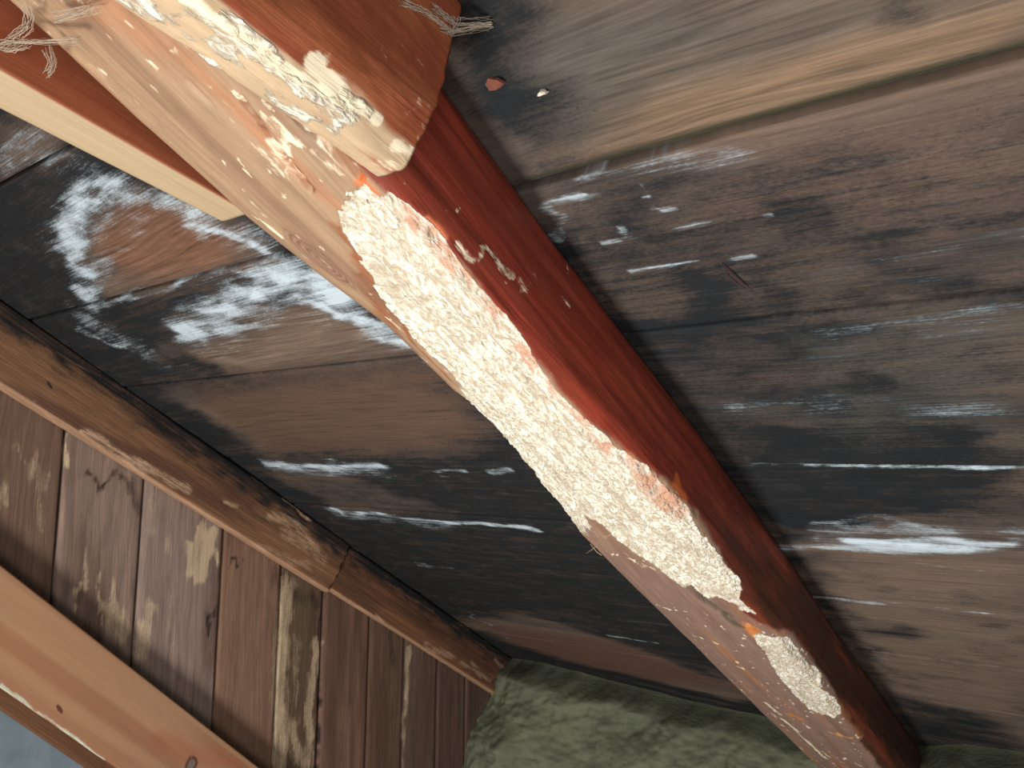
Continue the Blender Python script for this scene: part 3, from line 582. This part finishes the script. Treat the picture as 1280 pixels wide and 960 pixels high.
white = rs2([(150, 110), (190, 135)], .006) * .0; bk = np.zeros(V.shape); bk = np.maximum(bk, rs2([(140, 118), (170, 130), (190, 150)], .006) * .35)
disp = (fbm(np.stack([V * 8, A * 60, V * 0], -1), 4, 340) - .5) * .0016
o = S.build('side_plank', M_PALE, disp, {'col': col, 'black': bk, 'white': white}, ends=(0, .004))
props(o, 'pale sawn plank with straight edge, ending against the upper left side of the rafter', 'plank', 'tie planks on the rafter')

# ================================================================== verge timber along the gable, two lengths
def ledger(v0, v1, uf, nb_, seed, white_s, black_s, label, tone, ramp=0.0):
    def pr(v): 
        nn = nb_ + ramp * (v - v0); return [(uf, .012), (uf, nn * .5), (uf, nn - .010), (uf - .003, nn - .002), (uf - .012, nn + .001), (UG + .006, nn), (UG + .003, nn - .002), (UG + .003, .001), (uf - .004, .001), (uf, .004)][::1]
    S = Sweep(pr, v0, v1, .004, 110, 1); V, A = S.V, S.arc
    w1, w2, Qw, rs2, rb2 = paint_common(S, seed)
    col = mixc(np.broadcast_to(lin(tone), V.shape + (3,)), lin((96, 66, 50)), sstep(.4, .65, fbm(np.stack([V * 4, A * 30, V * 0], -1), 4, seed + 3)))
    und = np.where(S.nor[..., 1] > .45, 1.0, 0.0); col = mixc(col, lin((158, 122, 96)), und)
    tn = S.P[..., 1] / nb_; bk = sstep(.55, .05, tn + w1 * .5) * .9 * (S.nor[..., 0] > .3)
    wh = und * .25
    for ps, wd, k in white_s: wh = np.maximum(wh, k * rs2(ps, wd, .9))
    for ps, wd, k in black_s: bk = np.maximum(bk, k * rs2(ps, wd, .9))
    f1, f2 = worley(np.stack([V * 40, A * 90], -1), seed)
    disp = (fbm(np.stack([V * 5, A * 40, V * 0], -1), 4, seed + 5) - .5) * .005 - np.clip(wh, 0, 1) * (1 - und) * .002 + np.clip(wh, 0, 1) * (f2 - f1) * .003
    disp = np.where((S.P[..., 1] < .006) | (S.nor[..., 0] < -.5), np.minimum(disp, 0), disp)
    dv = (fbm(np.stack([A * 70, A * 0, A * 0], -1), 3, seed) - .5) * .014 * sstep(v1 - .03, v1, V)
    o = S.build('verge_beam', M_LEDGE, disp, {'col': col, 'black': bk, 'white': wh}, ends=(0, .006), dv=dv)
    return props(o, label, 'beam', 'verge timbers along the gable')
vj = roof((432, 682))[1] - .012
ledger(-.2, vj, -1.522, .122, 400,
       [([(105, 540), (160, 572), (235, 612)], .016, .9), ([(60, 520), (120, 555)], .006, .6), ([(140, 560), (190, 590)], .014, .6), ([(315, 594), (336, 608)], .009, 1.0), ([(358, 620), (385, 650)], .008, 1.0), ([(340, 645), (370, 655), (395, 690)], .022, .8), ([(355, 665), (405, 700)], .022, .7), ([(280, 628), (295, 632)], .008, .7), ([(0, 480), (40, 500)], .008, .5), ([(320, 680), (400, 715)], .014, .55)],
       [([(60, 478), (64, 482)], .006, .9)], 'brown weathered verge beam along the gable, upper length with peeling lower edge and battered end', (128, 92, 66), 0)
ledger(vj + .007, 1.90, -1.532, .113, 430,
       [([(530, 805), (570, 825), (615, 850)], .014, .65), ([(570, 775), (590, 782)], .012, .8), ([(610, 792), (618, 800)], .009, .7), ([(590, 830), (600, 845)], .018, .6), ([(470, 770), (480, 778)], .006, .8), ([(620, 825), (635, 845)], .014, .6)],
       [], 'darker brown verge beam along the gable, lower length running down into the green mound', (122, 82, 58), 0)

# ================================================================== new pine brace across the gable
UB = -1.516
p0 = uplane((0, 705), UB); p1 = uplane((325, 960), UB); q0 = uplane((0, 860), UB); q1 = uplane((130, 950), UB)
sp_ = (p1[1] - p0[1]) / (p1[0] - p0[0]); sq = (q1[1] - q0[1]) / (q1[0] - q0[0])
def prof_brace(v):
    n0 = p0[1] + (v - p0[0]) * sp_; n1 = q0[1] + (v - q0[0]) * sq; b = UB - .020; r = .002
    return [(UB, n0 + r), (UB, n0 * .7 + n1 * .3), (UB, n0 * .3 + n1 * .7), (UB, n1 - r), (UB - r, n1), (b + r, n1), (b, n1 - r), (b, (n0 + n1) / 2), (b, n0 + r), (b + r, n0), (UB - r, n0)]
S = Sweep(prof_brace, .1, 1.55, .005, 120, 1); V, A = S.V, S.arc
w1, w2, Qw, rs2, rb2 = paint_common(S, 500)
col = mixc(np.broadcast_to(lin((168, 128, 98)), V.shape + (3,)), lin((154, 110, 82)), sstep(.4, .65, fbm(np.stack([V * 1.5, A * 30, V * 0], -1), 3, 503)))
col = mixc(col, lin((112, 70, 46)), np.where(S.nor[..., 1] > .6, .9, 0))  # underside painted darker brown to stand for its shade
col = mixc(col, lin((160, 92, 68)), rs2([(200, 925), (250, 945), (300, 958)], .03, 1) * .5)
wh = rs2([(0, 857), (60, 899), (130, 949)], .0055, .6) * 1.1
bk = rs2([(77, 885), (77, 887)], .003) * 1.2
kq = S.q((238, 956)); kd = np.hypot((V - kq[0]), (A - kq[1])); col = mixc(col, lin((120, 104, 100)), sstep(.012, .009, kd)); col = mixc(col, lin((90, 50, 38)), sstep(.016, .0125, kd) * sstep(.0085, .0105, kd))
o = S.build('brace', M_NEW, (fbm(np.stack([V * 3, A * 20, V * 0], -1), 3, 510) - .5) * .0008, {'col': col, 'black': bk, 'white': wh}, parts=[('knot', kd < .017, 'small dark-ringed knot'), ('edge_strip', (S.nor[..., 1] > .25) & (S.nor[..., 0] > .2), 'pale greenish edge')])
props(o, 'clean orange-brown planed pine board running diagonally across the lower left corner', 'board')

r0 = uplane((0, 888), UB - .024); r1 = uplane((108, 962), UB - .024); sr = (r1[1] - r0[1]) / (r1[0] - r0[0])
def prof_strip(v):
    n1 = r0[1] + (v - r0[0]) * sr; a = UB - .0225; b = UG + .013; return [(a, n1 - .07), (a, n1 - .03), (a, n1 - .001), (b, n1), (b, n1 - .03), (b, n1 - .07)]
S = Sweep(prof_strip, .1, 1.4, .02, 40, 1)
o = S.build('batten', M_LEDGE, (fbm(np.stack([S.V * 9, S.arc * 50, S.V * 0], -1), 3, 520) - .5) * .001, {'col': np.broadcast_to(lin((98, 66, 46)), S.V.shape + (3,)), 'black': S.V * 0, 'white': S.V * 0})
props(o, 'thin dark brown batten showing along the lower edge of the pine board', 'batten')

# blue-grey sheet behind it, at the very corner
def prof_sheet(v):
    n1 = q0[1] + (v - q0[0]) * sq; return [(UG + .011, n1 - .03), (UG + .011, n1 + .2), (UG + .011, n1 + .5), (UG + .004, n1 + .5), (UG + .004, n1 + .2), (UG + .004, n1 - .03)]
S = Sweep(prof_sheet, .2, 1.3, .05, 24, 0)
o = S.build('wall_sheet', M_GREYBLUE, np.zeros(S.V.shape), {})
props(o, 'dull blue-grey sheet on the wall below the pine board, bottom left corner', 'panel')

# ================================================================== green-grey mass in the eaves
us = np.linspace(-1.55, 1.1, 420); ts = np.linspace(0, 1, 230)
Ug, Tg = np.meshgrid(us, ts, indexing='ij')
tp = np.array([roof(p) for p in [(648, 818), (690, 826), (780, 850), (860, 872), (940, 888), (1000, 905), (1130, 925), (1200, 922), (1280, 932)]])
o_ = np.argsort(tp[:, 0]); vt = np.interp(Ug, tp[o_, 0], tp[o_, 1]) + .02 + (fbm(np.stack([Ug * 14, Ug * 0, Ug * 0], -1), 3, 600) - .5) * .04
ptop = W(Ug, vt, .0045); dpt = Tg * .62
Yg = ptop[..., 1] + .03 - .070 * sstep(0, .05, dpt) - .5 * dpt; Zg = ptop[..., 2] - dpt
left = sstep(-1.50, -1.56, Ug) * .03; Yg = Yg + left - .02 * sstep(-1.2, -.9, Ug) * sstep(.02, .15, dpt)
lump = (fbm(np.stack([Ug * 10, Zg * 12, Ug * 0], -1), 5, 610) - .5) * .10 + (fbm(np.stack([Ug * 35, Zg * 45, Ug * 0], -1), 3, 620) - .5) * .016
Yg = Yg - lump * sstep(0, .05, dpt)
P = np.stack([Ug, Yg, Zg], -1)
back = P.copy(); back[..., 1] += .02; back = back.copy()
nU, nT = Ug.shape; Vv = np.vstack([P.reshape(-1, 3), np.array([(us[0], 2.35, P[0, 0, 2] - .28), (us[-1], 2.35, P[-1, 0, 2] - .28), (us[0], 2.35, P[0, -1, 2]), (us[-1], 2.35, P[-1, -1, 2])])])
gcv = Vv.copy(); o = mesh_obj('eaves_fill', Vv, grid_faces(nU, nT, flip=True), M_GREEN, None, {'gc': gcv})
props(o, 'lumpy green-grey mass packed into the eaves where the rafter and the verge beam end', 'insulation')

# ================================================================== small things
def tube_obj(name, pts, rad, mat, sides=6, parent=None):
    pts = np.array(pts, float); n = len(pts); rad = np.broadcast_to(rad, (n,)); T = np.gradient(pts, axis=0); T /= np.linalg.norm(T, axis=1, keepdims=True) + 1e-12
    a = np.cross(T, [.3, .2, .93]); a /= np.linalg.norm(a, axis=1, keepdims=True); b = np.cross(T, a)
    th = np.linspace(0, 2 * np.pi, sides, endpoint=False)
    V = pts[:, None] + (a[:, None] * np.cos(th)[None, :, None] + b[:, None] * np.sin(th)[None, :, None]) * rad[:, None, None]
    f = grid_faces(n, sides, True).tolist(); f += [list(range(sides)), list(range((n - 1) * sides, n * sides))[::-1]]
    return V.reshape(-1, 3), f
def roofline(ps, n):
    return np.array([W(*roof(p, nn), nn) for p, nn in zip(ps, n)])
def merge(parts):
    V = []; Fc = []; b = 0
    for v, f in parts: V.append(v); Fc += [[i + b for i in x] for x in f]; b += len(v)
    return np.vstack(V), Fc
v1_, f1_ = tube_obj('t', roofline([(903, 328), (915, 342), (928, 354), (944, 366)], [.002, .003, .003, .002]), np.array([.0012, .0026, .0024, .0008]), M_TWIG)
v2_, f2_ = tube_obj('t', roofline([(906, 338), (918, 352), (932, 362)], [.001, .004, .002]), np.array([.0006, .0014, .0006]), M_TWIG)
props(mesh_obj('splinter', *merge([(v1_, f1_), (v2_, f2_)]), M_TWIG), 'short dark splinter stuck to the roof boards right of the rafter', 'splinter')
def chip(name, cen, size, mat, label, cat, seed, n=.004):
    u, v = roof(cen, n); r = np.random.RandomState(seed); K = 12; th = np.linspace(0, 2 * np.pi, K, endpoint=False)
    rr = r.uniform(.6, 1.1, K); U_ = u + np.cos(th) * rr * size[0] + .3 * size[0] * np.sin(th); V_ = v + np.sin(th) * rr * size[1]
    t = W(U_, V_, n + .0015 * np.cos(th * 2)); b = W(U_, V_, n - .003 + .0015 * np.cos(th * 2))
    Fc = [list(range(K))[::-1], list(range(K, 2 * K))] + [[i, (i + 1) % K, K + (i + 1) % K, K + i] for i in range(K)]
    return props(mesh_obj(name, np.vstack([t, b]), Fc, mat, smooth=False), label, cat)
chip('bark_flake', (617, 105), (.009, .0065), M_CHIP, 'small reddish flake on the dark roof board beside the upper rafter', 'flake', 3)
chip('wood_chip', (678, 117), (.0045, .0022), M_BIT, 'tiny whitish chip on the roof board right of the reddish flake', 'chip', 5)
def at_t(p, t): r = ray(*p); return CAM + r * t
# pale fibre sticking off the rafter's lower edge
props(mesh_obj('wood_fibre', *merge([tube_obj('t', [at_t((733, 692), .93), at_t((744, 684), .935), at_t((752, 672), .945), at_t((765, 668), .955)], np.array([.0003, .0006, .0006, .0004]), None), tube_obj('t', [at_t((738, 680), .94), at_t((746, 690), .938), at_t((752, 694), .94)], .0004, None)]), M_STRAW),
      'thin pale fibre sticking out from the lower edge of the rafter', 'fibre')
# dusty webs
def web(name, paths, seed, label, n=14, jit=.0022):
    r = np.random.RandomState(seed); parts = []
    for path in paths:
        A_ = np.array(path); q = np.linspace(0, len(A_) - 1, 8 * (len(A_) - 1) + 1)
        C_ = np.stack([np.interp(q, np.arange(len(A_)), A_[:, i]) for i in range(3)], 1); m = len(C_)
        for k in range(n):
            o1 = r.normal(0, jit, 3); o2 = r.normal(0, jit, 3); t = np.linspace(0, 1, m)[:, None]
            parts.append(tube_obj('t', C_ + o1 * (1 - t) + o2 * t + r.normal(0, .0003, (m, 3)) - N * 0, r.uniform(.00007, .00022), None, 4))
    V, Fc = merge(parts); o = mesh_obj(name, V, Fc, M_WEB); return props(o, label, 'cobweb')
def stub_pt(p, off=.003): v, n = uplane(p, US + off); return W(US + off, v, n)
R0 = W(*roof((612, 30), .004), .004)
web('cobweb', [[stub_pt((500, 2)), stub_pt((530, 14)), stub_pt((552, 30)), stub_pt((564, 40)), R0], [stub_pt((540, 10)), stub_pt((560, 24)), stub_pt((568, 30)), R0], [stub_pt((552, 34)), stub_pt((566, 40)), stub_pt((570, 24))]], 1, 'dusty cobweb from the corner of the sawn-off plank to the roof board', 14, .0016)
def rp(p, n=.130): return W(*roof(p, n), n)
web('cobweb', [[rp((-10, 56)), rp((14, 50)), rp((40, 52)), rp((100, 50))], [rp((28, 0)), rp((36, 16)), rp((34, 32)), rp((14, 46))], [rp((70, 22)), rp((100, 14)), rp((122, 8))], [rp((-5, 60)), rp((14, 62)), rp((30, 56))], [rp((60, 62)), rp((66, 80)), rp((60, 92))]], 2, 'dusty cobweb across the rafter in the top left corner', 16, .0022)
